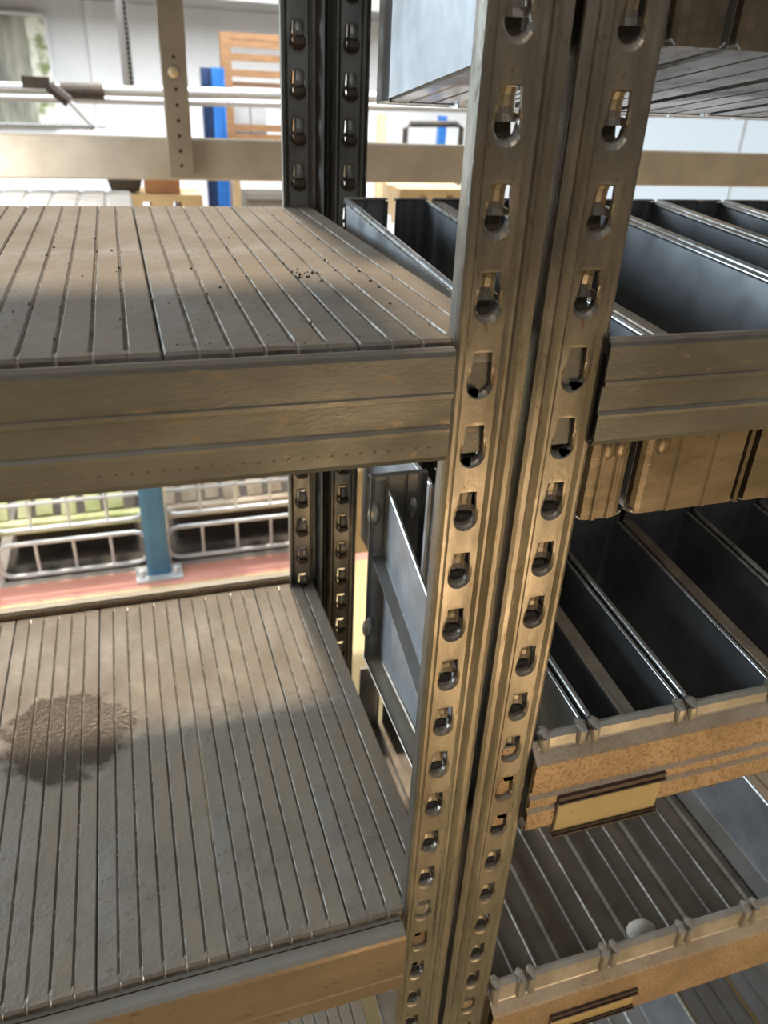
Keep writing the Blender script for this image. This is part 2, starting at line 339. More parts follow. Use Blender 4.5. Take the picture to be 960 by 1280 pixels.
# rear beams
PR = lambda zt, h: [(-8, zt), (4, zt), (6, zt - 3), (6, zt - h + 3), (4, zt - h), (-6, zt - h)]
make_beam('rear beam under the back edge of the upper left shelf', -700, -44, 598, [(-y, z) for y, z in PR(-172, 66)], POSTR)
rb = make_beam('rear beam with raised brown lip behind the lower left shelf', -700, -44, 600, [(-y, z) for y, z in PR(-722, 76)], BEAMW)
make_beam('rear beam behind the upper bins, right bay', 54, 1400, 598, [(-y, z) for y, z in PR(-215, 60)], POSTR)

# ================================================================== SHELF PANELS (left bay)
def make_panel(label, x0, n, z, group, y0=5, y1=592, pitch=19.2, sag=0.0):
    wd = n * pitch; root = thing('shelf_panel', label, 'shelf panel', (x0 + wd / 2, (y0 + y1) / 2, z - 22), group)
    o = root.location / S
    prof = [(0.8, -20, 0), (0.8, -1.5, 0), (1.8, 0, 0)]; mis = [0, 0]
    for k in range(1, n):
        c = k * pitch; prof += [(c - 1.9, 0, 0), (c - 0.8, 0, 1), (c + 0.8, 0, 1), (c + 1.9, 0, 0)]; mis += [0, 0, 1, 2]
    prof += [(wd - 1.8, 0, 0), (wd - 0.8, -1.5, 0), (wd - 0.8, -20, 0)]; mis += [0, 0, 0]
    b = MB(); rings = []
    ys = [(y0, 0, -6), (y0 + 0.6, 0, -1.6), (y0 + 3, 0, 0), (y0 + 9, 0, 0), (y0 + 14, 1, 0)] + [(y0 + 14 + (y1 - y0 - 30) * i / 10, 1, 0) for i in range(1, 11)] + [(y1 - 8, 0, 0), (y1 - 1, 0, -0.8), (y1, 0, -4)]
    rnd = [random.uniform(-0.35, 0.35) for _ in range(40)]
    for j, (y, g, dz) in enumerate(ys):
        t = (y - y0) / (y1 - y0)
        rings.append([(x0 + x, y, z + zz + dz - 1.9 * gr * g - sag * math.sin(math.pi * t) * math.sin(math.pi * x / wd) + rnd[(i * 7 + j) % 40] * (0.5 if zz == 0 else 0)) for i, (x, zz, gr) in enumerate(prof)])
    b.loft(rings, closed=False, mis=mis)
    b.build('top_sheet', [PANEL, GROOVE, RIB_GLINT], root, o, solid=0.9)
    for ya in (y0 + 1, y1 - 2.2):
        e = MB(); e.box(x0 + 2, x0 + wd - 2, ya, ya + 1.2, z - 16, z - 5); e.build('end_flange', PANEL, root, o)
    return root
PW = 115.2
for k, lab in enumerate(['ribbed panel of the upper left shelf, nearest the posts', 'ribbed panel of the upper left shelf, second from the posts',
                         'ribbed panel of the upper left shelf, third from the posts', 'ribbed panel of the upper left shelf, fourth from the posts and mostly cut off']):
    x0 = -116.1 - PW * k; n = 6 if k else 5
    make_panel(lab, x0 if k else -116.1, n, -163, 'panels of the upper left shelf', pitch=19.2 if k else 20.2, sag=1.2)
for k, lab in enumerate(['ribbed panel of the lower left shelf, nearest the posts', 'ribbed panel of the lower left shelf, second from the posts',
                         'ribbed panel of the lower left shelf, third from the posts', 'ribbed panel of the lower left shelf with the stained patch, fourth from the posts',
                         'ribbed panel of the lower left shelf, at the left edge of the photo']):
    x0 = -109.3 - PW * k; n = 6 if k else 5
    make_panel(lab, x0, n, -732, 'panels of the lower left shelf', pitch=19.2, sag=0.6)
for k, lab in enumerate(['ribbed panel of the lowest left shelf, nearest the posts', 'ribbed panel of the lowest left shelf, second from the posts',
                         'ribbed panel of the lowest left shelf, third from the posts']):
    make_panel(lab, -112 - PW * k, 6 if k else 5, -1300, 'panels of the lowest left shelf', pitch=19.2)

cr_ = MB(); rc = random.Random(3)
for k in range(170):
    if k < 26: x, y = -113 + rc.gauss(0, 7), 196 + rc.gauss(0, 9)
    elif k < 110: x = -116.1 - 19.2 * rc.randint(-4, 14) + rc.gauss(0, 1.2); y = rc.uniform(25, 560)
    else: x, y = rc.uniform(-380, -20), rc.choice([rc.uniform(8, 24), rc.uniform(8, 560)])
    q = rc.uniform(0.5, 1.5) * (1.5 if k < 10 else 1); zz = -163.4
    vs = [(x + q * dx * rc.uniform(.7, 1.2), y + q * dy * rc.uniform(.7, 1.2), zz + q * dz) for dx, dy, dz in ((-1, -1, 0), (1, -1, 0), (1, 1, 0), (-1, 1, 0), (0, 0, 1.3))]
    cr_.add(vs, [(0, 1, 4), (1, 2, 4), (2, 3, 4), (3, 0, 4), (3, 2, 1, 0)])
tag(cr_.build('dirt_crumbs', SHADE_GRIME, None, (-200, 280, -163)), 'dark crumbs of dirt scattered over the upper left shelf', 'dirt', kind='stuff')
# ================================================================== BINS (right bay)
def ribsheet_xz(b, x0, x1, y, zt0, zb0, nrib, h, sgn, mi=0, zt1=None):
    xs = [(x0, 0)]
    for k in range(1, nrib + 1):
        c = x0 + (x1 - x0) * k / (nrib + 1); xs += [(c - 2.6, 0), (c - 1.2, h), (c + 1.2, h), (c + 2.6, 0)]
    xs += [(x1, 0)]
    b.loft([[(x, y + sgn * hh, z) for x, hh in xs] for z in (zb0, zt0)], closed=False, mi=mi)
def make_bin(label, x0, x1, y0, y1, zb, slope, zft, zbt, wl, wr, group, front=BINF, nrib=2, ledge=None, rimr=3.2, capL=None, capR=None, hooks=True, bosses=(), folds=(), name='storage_bin', floor_mat=None, face_boss=True, joint=False):
    """zb: underside at the front; slope: rise of the underside towards the back; wl/wr: wall top (front, back) or None"""
    g = 4.0; xa, xb = x0 + g, x1 - g
    root = thing(name, label, 'bin', ((x0 + x1) / 2, (y0 + y1) / 2, zb), group); o = root.location / S
    Z = lambda y: zb + slope * (y - y0)
    # floor
    f = MB(); xs = [(xa, 2.5), (xa + 3, 0)]
    nf = max(2, int((xb - xa) / 38))
    for k in range(1, nf + 1):
        c = xa + (xb - xa) * k / (nf + 1); xs += [(c - 2.4, 0), (c - 1, 2), (c + 1, 2), (c + 2.4, 0)]
    xs += [(xb - 3, 0), (xb, 2.5)]
    f.loft([[(x, y, Z(y) + h + 1) for x, h in xs] for y in (y0 + 1, y0 + (y1 - y0) / 2, y1 - 1)], closed=False)
    f.build('bottom_panel', floor_mat or BIN, root, o, solid=1)
    # front with rounded upright corners
    fr = MB()
    def front_sheet(y, zlo, zhi, sg):
        xs = [(xa, 9), (xa + 1.5, 4), (xa + 4, 1.2), (xa + 8, 0)]
        for k in range(1, nrib + 1):
            c = xa + (xb - xa) * k / (nrib + 1); xs += [(c - 2.4, 0), (c - 1, -1.6), (c + 1, -1.6), (c + 2.4, 0)]
        for fx in folds: xs += [(fx - 7, 0), (fx - 5, 8), (fx, 12), (fx + 5, 8), (fx + 7, 0)]
        xs += [(xb - 8, 0), (xb - 4, 1.2), (xb - 1.5, 4), (xb, 9)]; xs.sort(key=lambda q: q[0])
        fr.loft([[(x, y + sg * d, z) for x, d in xs] for z in (zlo, (zlo + zhi) / 2, zhi)], closed=False)
    front_sheet(y0, zb, zft, 1)
    fr.build('front_panel', front, root, o, solid=1)
    bk = MB(); fr = bk; front_sheet(y1, Z(y1), zbt, -1)
    # turned-over top edge of the back
    bk.loft([[(xa, y, z), (xb, y, z)] for y, z in ((y1, zbt), (y1 - 3, zbt + 3), (y1 - 9, zbt + 2))], closed=False)
    bk.build('back_panel', BIN, root, o, solid=1)
    if bosses:
        for (bx, bz) in bosses:
            e = MB(); e.dome((bx, y1 - 1, bz), 8, 16, 4, 'y-'); e.build('pressed_boss', RIM, root, o, smooth=True)
    if face_boss:
        for bx in (xa + 16, xb - 12):
            e = MB(); e.dome((bx, y0 - 0.4, -250), 6.5, 11, 2.6, 'y-'); e.build('pressed_boss', front, root, o, smooth=True)
    for wx, wt, sd, cap in ((xa, wl, 1, capL), (xb, wr, -1, capR)):
        if not wt: continue
        s_ = MB(); n = 8
        top = lambda y: wt[0] + (wt[1] - wt[0]) * (y - y0) / (y1 - y0)
        yy = [y0 + 8 + (y1 - y0 - 16) * i / n for i in range(n + 1)]
        s_.loft([[(wx, y, Z(y) + 2), (wx, y, (Z(y) + top(y)) / 2), (wx, y, top(y))] for y in yy], closed=False)
        if not cap: s_.build('side_panel', BIN, root, o, solid=1)
        else: s_.build('side_panel', BIN, root, o, solid=1)
        r_ = MB()
        if cap:
            wc = wx + sd * (cap * 0.5 - 3)
            r_.loft([[(wc - cap * 0.5, y, top(y) - 3), (wc - cap * 0.5 + 1, y, top(y)), (wc + cap * 0.5 - 1, y, top(y)), (wc + cap * 0.5, y, top(y) - 3)] for y in yy], closed=False)
            r_.build('top_flange', CAP, root, o, solid=1)
        else:
            if sd < 0: rimr = rimr * 0.7
            pts = [(wx, y, top(y) - (2 if sd < 0 else 0)) for y in [y0 + 4, y0 + 8, y0 + 14] + yy[1:-1] + [y1 - 8, y1 - 3]]
            rr = [rimr * 0.55, rimr * 0.9] + [rimr] * (len(pts) - 3) + [rimr * 0.6]
            r_.tube(pts, rr, 10); r_.build('rolled_rim', RIM, root, o, smooth=True)
    if ledge:                                                # front rim strip resting on the beam
        zt, zl, yt, yl = ledge
        r_ = MB(); nx = 6
        r_.loft([[(x, y0 + 3, zt - 1), (x, y0 - 0.5, zt), (x, yt, zt - 3), (x, yl, zl + 2), (x, yl - 0.8, zl)] for x in [xa - 2 + (xb - xa + 4) * i / nx for i in range(nx + 1)]], closed=False)
        r_.build('front_rim', LEDGE, root, o, solid=1.2)
        if hooks:
            for hx in (xa + 4.5, xb - 4.5):
                h = MB(); ys = [(y0 + 5, zt - 6), (y0 + 3, zt + 1.5), (y0 - 1, zt + 3.5), (yt - 1.5, zt), (yl - 1.5, zl + 3), (yl - 0.5, zl - 1)]
                h.tube([(hx + (2.2 if hx > xb - 10 else -2.2) * math.sin(i / 5 * math.pi), y, z) for i, (y, z) in enumerate(ys)], [2.5, 4.2, 5, 5, 4.2, 2], 8)
                h.build('corner_hook', LEDGE, root, o, smooth=True)
    return root
ORD = ['first', 'second', 'third', 'fourth', 'fifth', 'sixth', 'seventh']
# --- top row (only undersides and fronts are seen)
e0 = [-18, 54, 102, 208, 314, 420, 526, 632]
for k in range(7):
    y0 = 44 if k == 0 else 2
    make_bin('galvanised bin in the top row, ' + (ORD[k - 1] + ' right of the post pair' if k else 'with its large side seen left of the posts'), e0[k] + (3 if k == 1 else 0), e0[k + 1], y0, 292, 2 - 0.135 * y0, -0.135, 150, 150, (150, 150), (150, 150), 'bins in the top row',
             floor_mat=UNDER, face_boss=False)
for k in range(6):
    make_bin('bin in the back line of the top row, %s from the left' % ORD[k], 60 + 106 * k, 166 + 106 * k, 300, 585, -28, -0.06, 120, 120, (120, 120), (120, 120), 'bins in the back line of the top row',
             floor_mat=UNDER, face_boss=False)
# --- upper row behind the first beam
wt1 = (-172, -141)
specs = [(-2, 55, None), (57, 104, None), (104, 312, 13), (312, 416, None), (416, 520, None), (520, 624, None), (624, 728, None), (728, 832, None), (832, 936, None)]
for k, (a, b_, cL) in enumerate(specs):
    lab = ['narrow galvanised bin of the upper row, beside the upper left shelf', 'narrow galvanised bin of the upper row, directly right of the post pair', 'widest galvanised bin of the upper row, with shiny wall behind the posts'][k] if k < 3 else \
        'galvanised bin of the upper row, %s to the right of the widest one' % ORD[k - 3]
    make_bin(lab, a, b_, 42 if k == 0 else 8, 485, -310, 0.03, -172, -142, wt1 if k != 1 else None, wt1 if k else None, 'bins of the upper row', rimr=3.7, capL=cL, folds=(208,) if k == 2 else (), nrib=5 if k == 2 else 2 if k else 1, face_boss=k > 0)
# --- middle row
e2 = [-20, 54, 108, 213, 320, 426, 532, 638, 744]
for k in range(8):
    a, b_ = e2[k] + (3 if k == 1 else 0), e2[k + 1]
    lab = ['bin of the middle row seen between the left shelf and the posts', 'narrow bin of the middle row, hidden mostly behind the right post', 'bin of the middle row with an inner divider, above the left end of the label',
           'bin of the middle row right of the one with the inner divider'][k] if k < 4 else 'bin of the middle row, %s from the right post' % ORD[k - 1]
    make_bin(lab, a, b_, 42 if k == 0 else 3, 296, -655, 0.0, -546 if k else -620, -402, None if k < 2 else (-522, -496), None if k < 1 else (-522, -496), 'bins of the middle row',
             ledge=(-526, -541, -1, -1.8) if k else None, capL=14 if k == 4 else None, bosses=[(a + 12, -450), (b_ - 16, -450), (a + 10, -610)] if k < 1 else [(b_ - 22, -600)], face_boss=False,
             floor_mat=CAP if k == 0 else None)
for k in range(5):
    make_bin('bin in the back line of the middle row, %s from the left' % ORD[k], 58 + 110 * k, 168 + 110 * k, 300, 585, -655, 0.0, -425, -425, (-425, -425), (-425, -425), 'bins in the back line of the middle row', face_boss=False)
# --- lower row
e3 = [57, 102, 211, 317, 414, 520, 626, 732, 838]
for k in range(8):
    a, b_ = e3[k], e3[k + 1]
    make_bin('shallow open bin of the lower row, %s from the posts' % ORD[k] if k < 7 else 'shallow open bin of the lower row, last at the right', a, b_, 4, 560, -1042, 0.0, -944, -905, None, None, 'bins of the lower row', ledge=(-908, -938, -0.5, -1.5),
             face_boss=False, floor_mat=FLOORD)
    j = MB(); j.loft([[(b_ - 7, y, -1040), (b_ - 5, y, -1034), (b_ + 5, y, -1034), (b_ + 7, y, -1040)] for y in (8, 280, 555)], closed=False)
    tag(j.build('seam_cover', SEAM, None, (b_, 280, -1040), solid=0.8), 'brown folded strip over the joint right of the %s lower-row bin' % ORD[min(k, 6)] if k < 7 else 'brown folded strip over the last lower-row joint', 'strip', 'strips over the joints of the lower row')
# --- bottom row
for k in range(7):
    a = 30 + 106 * k
    make_bin('open bin of the bottom row, %s from the posts' % ORD[k], a, a + 106, 10, 560, -1440, 0.0, -1330, -1330, None, None, 'bins of the bottom row', face_boss=False)
# --- the shelf above the left bay, just out of the frame, that shades the front of the upper left shelf
b = MB(); b.box(-900, -58, -4, 592, 570, 594); struct(b.build('unseen_upper_shelf', PANEL, None, (-450, 300, 570)))
# --- loose dividers
def divider(label, x, pts, flange=14, fl_side=-1, m=BIN, fm=RIM, foot=None):
    zs = min(p[1] for p in pts); root = thing('bin_divider', label, 'divider', (x, sum(p[0] for p in pts) / len(pts), zs)); o = root.location / S
    b = MB(); b.add([(x, y, z) for y, z in pts], [tuple(range(len(pts)))]); b.build('plate', m, root, o, solid=1)
    (ya, za), (yb, zb) = pts[0], pts[1]
    r = MB(); r.tube([(x, ya + (yb - ya) * t, za + (zb - za) * t) for t in (0, .5, 1)], 2, 8); r.build('rolled_edge', fm, root, o, smooth=True)
    if foot:
        y0, z0, y1, z1 = foot
        q = MB(); q.loft([[(x, y, z + 1), (x + fl_side * 1.5, y, z), (x + fl_side * flange, y, z)] for y, z in ((y0, z0), (y1, z1))], closed=False); q.build('foot_flange', m if fm is RIM else fm, root, o, solid=1)
    return root
divider('leaning bright divider plate in the narrow middle-row bin left of the posts', 4, [(292, -412), (50, -502), (50, -640), (292, -648)], 14, -1, BIN, RIM, (292, -505, 60, -590))
divider('dusty-topped divider inside the middle-row bin', 150, [(8, -529), (290, -502), (290, -650), (8, -650)], 14, 1, BIN, CAP, (8, -529, 290, -500))
divider('bright divider with broad foot in the lower row', 562, [(12, -925), (440, -905), (440, -1036), (12, -1036)], 32, -1, BIN, RIM, (12, -1036, 440, -1036))
divider('steel divider standing in the bottom row', 480, [(20, -1300), (440, -1300), (440, -1434), (20, -1434)], 30, -1, BIN, RIM, (20, -1434, 440, -1434))
st = MB()
R_ = [[(330 + rx * math.cos(a), 72 + rx * .7 * math.sin(a), z) for a in [k * math.pi / 6 for k in range(12)]] for rx, z in ((10, -1038), (20, -1032), (22, -1025), (15, -1017), (5, -1013))]
st.loft(R_, caps=True); tag(st.build('pebble', STONE, None, (330, 72, -1038), smooth=True), 'pale rounded stone lying in the lower-row bin behind its front rim', 'stone')

# --- label holders
def label_holder(label, x0, x1, zt, zb, y, dz=0):
    root = thing('label_holder', label, 'label holder', ((x0 + x1) / 2, y, zb)); o = root.location / S
    c = MB(); c.box(x0 + 2, x1 - 2, y - 2.0, y - 1.2, zb + 3, zt - 3); c.build('card', CARD, root, o)
    for zz, hh, nm in ((zt - 3.5, 8, 'upper_rail'), (zb + 1, 4, 'lower_rail')):
        r = MB(); r.box(x0, x1, y - 4.5, y, zz - hh / 2, zz + hh / 2); r.box(x0, x1, y - 6.5, y - 4.5, zz - hh / 2, zz - hh / 2 + 2); r.build(nm, RAILM, root, o, bevel=0.5)
    r = MB(); r.box(x0, x0 + 2.0, y - 3, y, zb, zt); r.build('end_stop', RAILM, root, o)
label_holder('larger blank brass-coloured label in a dark brown holder on the middle beam', 84, 201, -597, -648, -9.6)
label_holder('smaller blank label in a brown holder on the lowest beam', 139, 259, -985, -1022, -10.6)

# ================================================================== BACKGROUND
b = MB(); b.box(-6000, 7000, -3500, 1790, -1520, -1500); struct(b.build('floor', YELF, None, (0, 0, -1500)))
b = MB(); b.box(-6000, 7000, 1790, 1900, -1520, -1500); struct(b.build('floor', PINKF, None, (0, 1845, -1500)))
b = MB(); b.box(-6000, 7000, 1900, 6500, -1520, -1500); struct(b.build('floor', CONC, None, (0, 4000, -1500)))
YW = 6500
zc = at(350, 18, 'y', YW).z
b = MB(); b.box(-4500, 7000, YW, YW + 100, -1520, zc); struct(b.build('wall_back', WALLM, None, (0, YW, -1520)))
b = MB(); b.box(-4500, 7000, YW - 900, YW + 100, zc, zc + 1200); struct(b.build('trim_1', GREYM, None, (0, YW, zc)))
# wall panel joints
def rect(px0, py0, px1, py1, Y):
    a = at(px0, py0, 'y', Y); c = at(px1, py1, 'y', Y); return min(a.x, c.x), max(a.x, c.x), min(a.z, c.z), max(a.z, c.z)
x0, x1, z0, z1 = rect(115, 20, 118, 120, YW)
b = MB(); b.box(x0, x1 + 10, YW - 30, YW, z0 - 200, z1 + 200); struct(b.build('trim_2', WALLM, None, (x0, YW, z0)))
x0, x1, z0, z1 = rect(700, 40, 1250, 330, YW)
PANE = bpy.data.materials.new('daylit_window_pane'); PANE.use_nodes = True; pb = PANE.node_tree.nodes['Principled BSDF']
pb.inputs['Base Color'].default_value = (.2, .22, .24, 1); pb.inputs['Emission Color'].default_value = (.80, .92, 1, 1); pb.inputs['Emission Strength'].default_value = 0.75
r = bpy.data.objects.new('window_1', None); COL.objects.link(r); r.location = Vector(((x0 + x1) / 2, YW - 30, z0)) * S; struct(r); o = r.location / S
for k in range(3):
    b = MB(); b.box(x0 + (x1 - x0) * k / 3 + 12, x0 + (x1 - x0) * (k + 1) / 3 - 12, YW - 16, YW - 10, z0 + 10, z1 - 10); b.build('pane', PANE, r, o)
for q in [(x0 - 30, x1 + 30, z0 - 30, z0 + 10), (x0 - 30, x1 + 30, z1 - 10, z1 + 30)] + [(x0 + (x1 - x0) * k / 3 - 12, x0 + (x1 - x0) * k / 3 + 12, z0 + 10, z1 - 10) for k in range(4)]:
    b = MB(); b.box(q[0], q[1], YW - 30, YW, q[2], q[3]); b.build('frame_bar', WALLM, r, o)
# beige rack beam + post across the aisle
YB = 1800
zt = at(0, 167, 'y', YB).z; zb = at(0, 222, 'y', YB).z
r = thing('far_rack_beam', 'long beige steel beam of the rack across the aisle', 'beam', (400, YB, zb)); o = r.location / S
b = MB(); b.loft([[(x, YB + 30, zt), (x, YB, zt), (x, YB - 3, zt - 4), (x, YB - 3, zb + 4), (x, YB, zb), (x, YB + 30, zb)] for x in (-1500, 2600)], closed=False); b.build('profile', FARBEAM, r, o, solid=2)
h = MB()
for px, py in ((256, 188), (268, 189), (252, 209), (260, 211), (10, 178), (12, 198), (2, 205), (14, 206), (310, 184), (908, 203), (918, 201)):
    c = at(px, py, 'y', YB - 3); h.dome((c.x, YB - 3, c.z), 4, 4, 1, 'y-', 8, 1)
h.build('bolt_hole', HOLE, r, o)['kind'] = 'stuff'
for (ctr, lab) in ((((222, 140)), 'beige perforated upright of the rack across the aisle'),):
    c = at(*ctr, 'y', YB - 40); r = thing('far_rack_post', lab, 'post', (c.x, YB - 20, -1500)); o = r.location / S
    b = MB(); b.loft([[(c.x - 28, YB - 5, z), (c.x - 28, YB - 42, z), (c.x + 28, YB - 42, z), (c.x + 28, YB - 5, z)] for z in (zb + 10, zt + 700)], closed=False)
    b.build('column', FARPOST, r, o, solid=3)
    lo = MB(); lo.box(c.x - 30, c.x + 30, YB - 48, YB - 44, at(0, 50, 'y', YB).z, zt + 500); lo.build('bracket_plate', FARPOST, r, o)
    h = MB()
    for k in range(16):
        h.dome((c.x, YB - 43.5, zt - 60 + 34 * k), 4.5, 4.5, 1, 'y-', 8, 1)
    h.build('bolt_hole', HOLE, r, o)['kind'] = 'stuff'
    bt = MB(); bb = at(216, 90, 'y', YB - 46); bt.dome((c.x - 3, YB - 44, bb.z), 13, 13, 7, 'y-', 14, 4); bt.build('bolt_head', PINE, r, o, smooth=True)
# ribbed far shelf at the left
x0, x1, z0, z1 = rect(-60, 238, 148, 256, 1700)
r = thing('far_shelf', 'pale ribbed metal shelf far left, behind the upper shelf', 'shelf', ((x0 + x1) / 2, 1600, z0 - 40)); o = r.location / S
b = MB(); xs = []
x = x0 - 500
while x < x1: xs += [(x, 0), (x + 5, 3), (x + 50, 3), (x + 55, 0)]; x += 60
b.loft([[(x, y, z1 + hh - 12) for x, hh in xs] for y in (1320, 1790)], closed=False); b.build('top_sheet', PIPE, r, o, solid=2)
b = MB(); b.box(x0 - 500, x1, 1316, 1324, z1 - 80, z1 - 14); b.build('front_edge', WALLM, r, o)
# rails (two light pipes), with couplings
for lab, pa, pb, rad, m in (('upper of two pale horizontal rails behind the far rack', (0, 110), (587, 125), 22, PIPE), ('lower of two pale horizontal rails behind the far rack', (0, 122), (587, 137), 16, PIPE)):
    a = at(*pa, 'y', 3200); c = at(*pb, 'y', 3200)
    a, c = a + (a - c) * 0.6, c + (c - a) * 1.5
    if 'lower' in lab: a.y += 60; c.y += 60
    t = MB(); t.tube([a, c], rad, 10); tag(t.build('rail', m, None, a, smooth=True), lab, 'rail')
a = at(75, 113, 'y', 3150); c = at(130, 115, 'y', 3150); t = MB(); t.tube([a, c], 30, 10); tag(t.build('coupling_sleeve', DARK, None, a, smooth=True), 'dark sleeve around the upper pale rail', 'sleeve')
a = at(28, 102, 'y', 3100); c = at(62, 104, 'y', 3100); t = MB(); t.bar(a, c, 60, 40); t.tube([a + Vector((90, 0, -10)), c + Vector((60, 0, -60))], 22, 8); tag(t.build('rail_clamp', DARK, None, a), 'black clamp on the rails in front of the tree picture', 'clamp')
a = at(88, 128, 'y', 3000); c = at(118, 160, 'y', 3000); t = MB(); t.tube([a, c], 9, 8); tag(t.build('strut', WIRE, None, a, smooth=True), 'thin slanting strut under the pale rails', 'strut')
# coil / grating at left just above the beam
t = MB(); a = at(-20, 158, 'y', 2300); c = at(118, 161, 'y', 2300)
n = 60; t.tube([a + (c - a) * (i / n) + Vector((0, 0, 8 * (i % 2))) for i in range(n + 1)], 7, 5); tag(t.build('coiled_rod', PIPE, None, a), 'pale coiled rod lying just above the far beam at the left', 'rod')
# slotted strip hanging
x0, x1, z0, z1 = rect(148, 0, 158, 108, 3000)
r = thing('hanging_strip', 'grey slotted strip hanging down to the rails left of the beige upright', 'strip', ((x0 + x1) / 2, 3000, z0)); o = r.location / S
b = MB(); a = at(148, -30, 'y', 3000); c = at(161, 108, 'y', 3000); b.bar(a, c, 40, 14, (0, 1, 0)); b.build('strip', PIPE, r, o)
h = MB()
for k in range(22):
    p = a + (c - a) * (k / 22) + Vector((10, -9, 0)); h.box(p.x - 5, p.x + 5, p.y - 2, p.y, p.z - 8, p.z + 4)
h.build('slot', HOLE, r, o)['kind'] = 'stuff'
# tree picture on the wall
x0, x1, z0, z1 = rect(-40, 15, 73, 155, YW - 60)
PIC = bpy.data.materials.new('tree_print'); PIC.use_nodes = True; n_ = PIC.node_tree.nodes; L_ = PIC.node_tree.links
tcn = n_.new('ShaderNodeTexCoord'); mp = n_.new('ShaderNodeMapping'); mp.inputs['Scale'].default_value = (7, 1, 1.2); nz = n_.new('ShaderNodeTexNoise'); nz.inputs['Scale'].default_value = 1.6; nz.inputs['Detail'].default_value = 6
nz2 = n_.new('ShaderNodeTexNoise'); nz2.inputs['Scale'].default_value = 9; nz2.inputs['Detail'].default_value = 5
L_.new(tcn.outputs['Object'], mp.inputs[0]); L_.new(mp.outputs[0], nz.inputs['Vector']); L_.new(tcn.outputs['Object'], nz2.inputs['Vector'])
r1 = n_.new('ShaderNodeValToRGB'); L_.new(nz.outputs[0], r1.inputs[0]); r1.color_ramp.elements[0].position = .35; r1.color_ramp.elements[0].color = (.13, .14, .12, 1); r1.color_ramp.elements[1].position = .65; r1.color_ramp.elements[1].color = (.45, .44, .36, 1)
r2 = n_.new('ShaderNodeValToRGB'); L_.new(nz2.outputs[0], r2.inputs[0]); r2.color_ramp.elements[0].position = .40; r2.color_ramp.elements[0].color = (.20, .25, .10, 1); r2.color_ramp.elements[1].position = .55; r2.color_ramp.elements[1].color = (.75, .75, .66, 1)
sx = n_.new('ShaderNodeSeparateXYZ'); L_.new(tcn.outputs['Object'], sx.inputs[0]); gm = n_.new('ShaderNodeMapRange'); L_.new(sx.outputs['X'], gm.inputs['Value'])
gm.inputs['From Min'].default_value = (x1 - x0) * S * 0.22; gm.inputs['From Max'].default_value = (x1 - x0) * S * 0.25
mx = n_.new('ShaderNodeMix'); mx.data_type = 'RGBA'; L_.new(gm.outputs[0], mx.inputs[0]); L_.new(r1.outputs[0], mx.inputs[6]); L_.new(r2.outputs[0], mx.inputs[7]); L_.new(mx.outputs[2], n_['Principled BSDF'].inputs['Base Color'])
n_['Principled BSDF'].inputs['Roughness'].default_value = .5
r = thing('wall_picture', 'large picture of a tree trunk and foliage on the white wall', 'picture', ((x0 + x1) / 2, YW - 60, z0)); o = r.location / S
b = MB(); b.box(x0, x1, YW - 60, YW - 50, z0, z1); b.build('print', PIC, r, o)
b = MB()
for q in ((x0 - 20, x0, z0, z1), (x1, x1 + 20, z0, z1), (x0, x1, z1, z1 + 20), (x0, x1, z0 - 20, z0)): b.box(q[0], q[1], YW - 66, YW - 40, q[2], q[3])
b.build('frame', WALLM, r, o)
# blue uprights
for lab, p, m, Y in (('bright blue upright by the brown wooden unit', (265, 84, 279, 256), BLUE, 3600), ('dark navy upright beside the bright blue one', (251, 84, 263, 256), NAVY, 3700), ('thin navy post edge beside the beige upright', (199, -5, 204, 165), NAVY, 3900)):
    a = at(p[0], p[1], 'y', Y); c = at(p[2], p[1], 'y', Y); zz = -1500
    r = MB(); r.box(a.x, c.x, Y, Y + 60, zz, a.z)
    q = (c.x - a.x)
    r.box(a.x - 2, a.x + q * .15, Y - 12, Y, zz, a.z); r.box(c.x - q * .15, c.x + 2, Y - 12, Y, zz, a.z)
    tag(r.build('blue_upright', m, None, ((a.x + c.x) / 2, Y, zz)), lab, 'upright')
# brown wooden unit
Y = 4000
r = thing('wooden_unit', 'warm brown wooden open shelf unit against the white wall', 'shelf unit', (at(310, 100, 'y', Y).x, Y, -1500)); o = r.location / S
for px in (281, 366):
    c = at(px, 40, 'y', Y); b = MB(); b.box(c.x - 26, c.x + 26, Y, Y + 40, -1500, c.z); b.build('upright', WOOD, r, o)
xa = at(281, 40, 'y', Y).x; xb = at(366, 40, 'y', Y).x
for py in (46, 55, 72, 92, 160, 172):
    c = at(310, py, 'y', Y); b = MB(); b.box(xa, xb, Y + 4, Y + 30, c.z - 16, c.z + 16); b.build('rail', WOOD, r, o)
for py in (100, 172):
    c = at(310, py, 'y', Y); b = MB(); b.box(xa + 26, xb, Y + 30, Y + 340, c.z - 30, c.z - 10); b.build('shelf_board', WOOD, r, o)
for px, lab in ((305, 'pale carton inside the brown wooden unit, left'), (326, 'pale carton inside the brown wooden unit, right')):
    c = at(px, 155, 'y', Y); b = MB(); b.box(c.x - 40, c.x + 40, Y + 60, Y + 280, c.z - 60, c.z + 130); b.box(c.x - 42, c.x + 42, Y + 58, Y + 282, c.z + 120, c.z + 134)
    tag(b.build('carton', PIPE, None, (c.x, Y + 170, c.z - 60)), lab, 'carton')
# second timber upright right of the rear posts
c = at(478, 170, 'y', 3900); b = MB(); b.box(c.x - 22, c.x + 22, 3900, 3940, -1500, at(478, 142, 'y', 3900).z); b.box(c.x - 30, c.x + 30, 3895, 3945, -1500, -1480); tag(b.build('timber_post', PINE, None, (c.x, 3900, -1500)), 'pale timber post seen right of the rear steel posts', 'post')
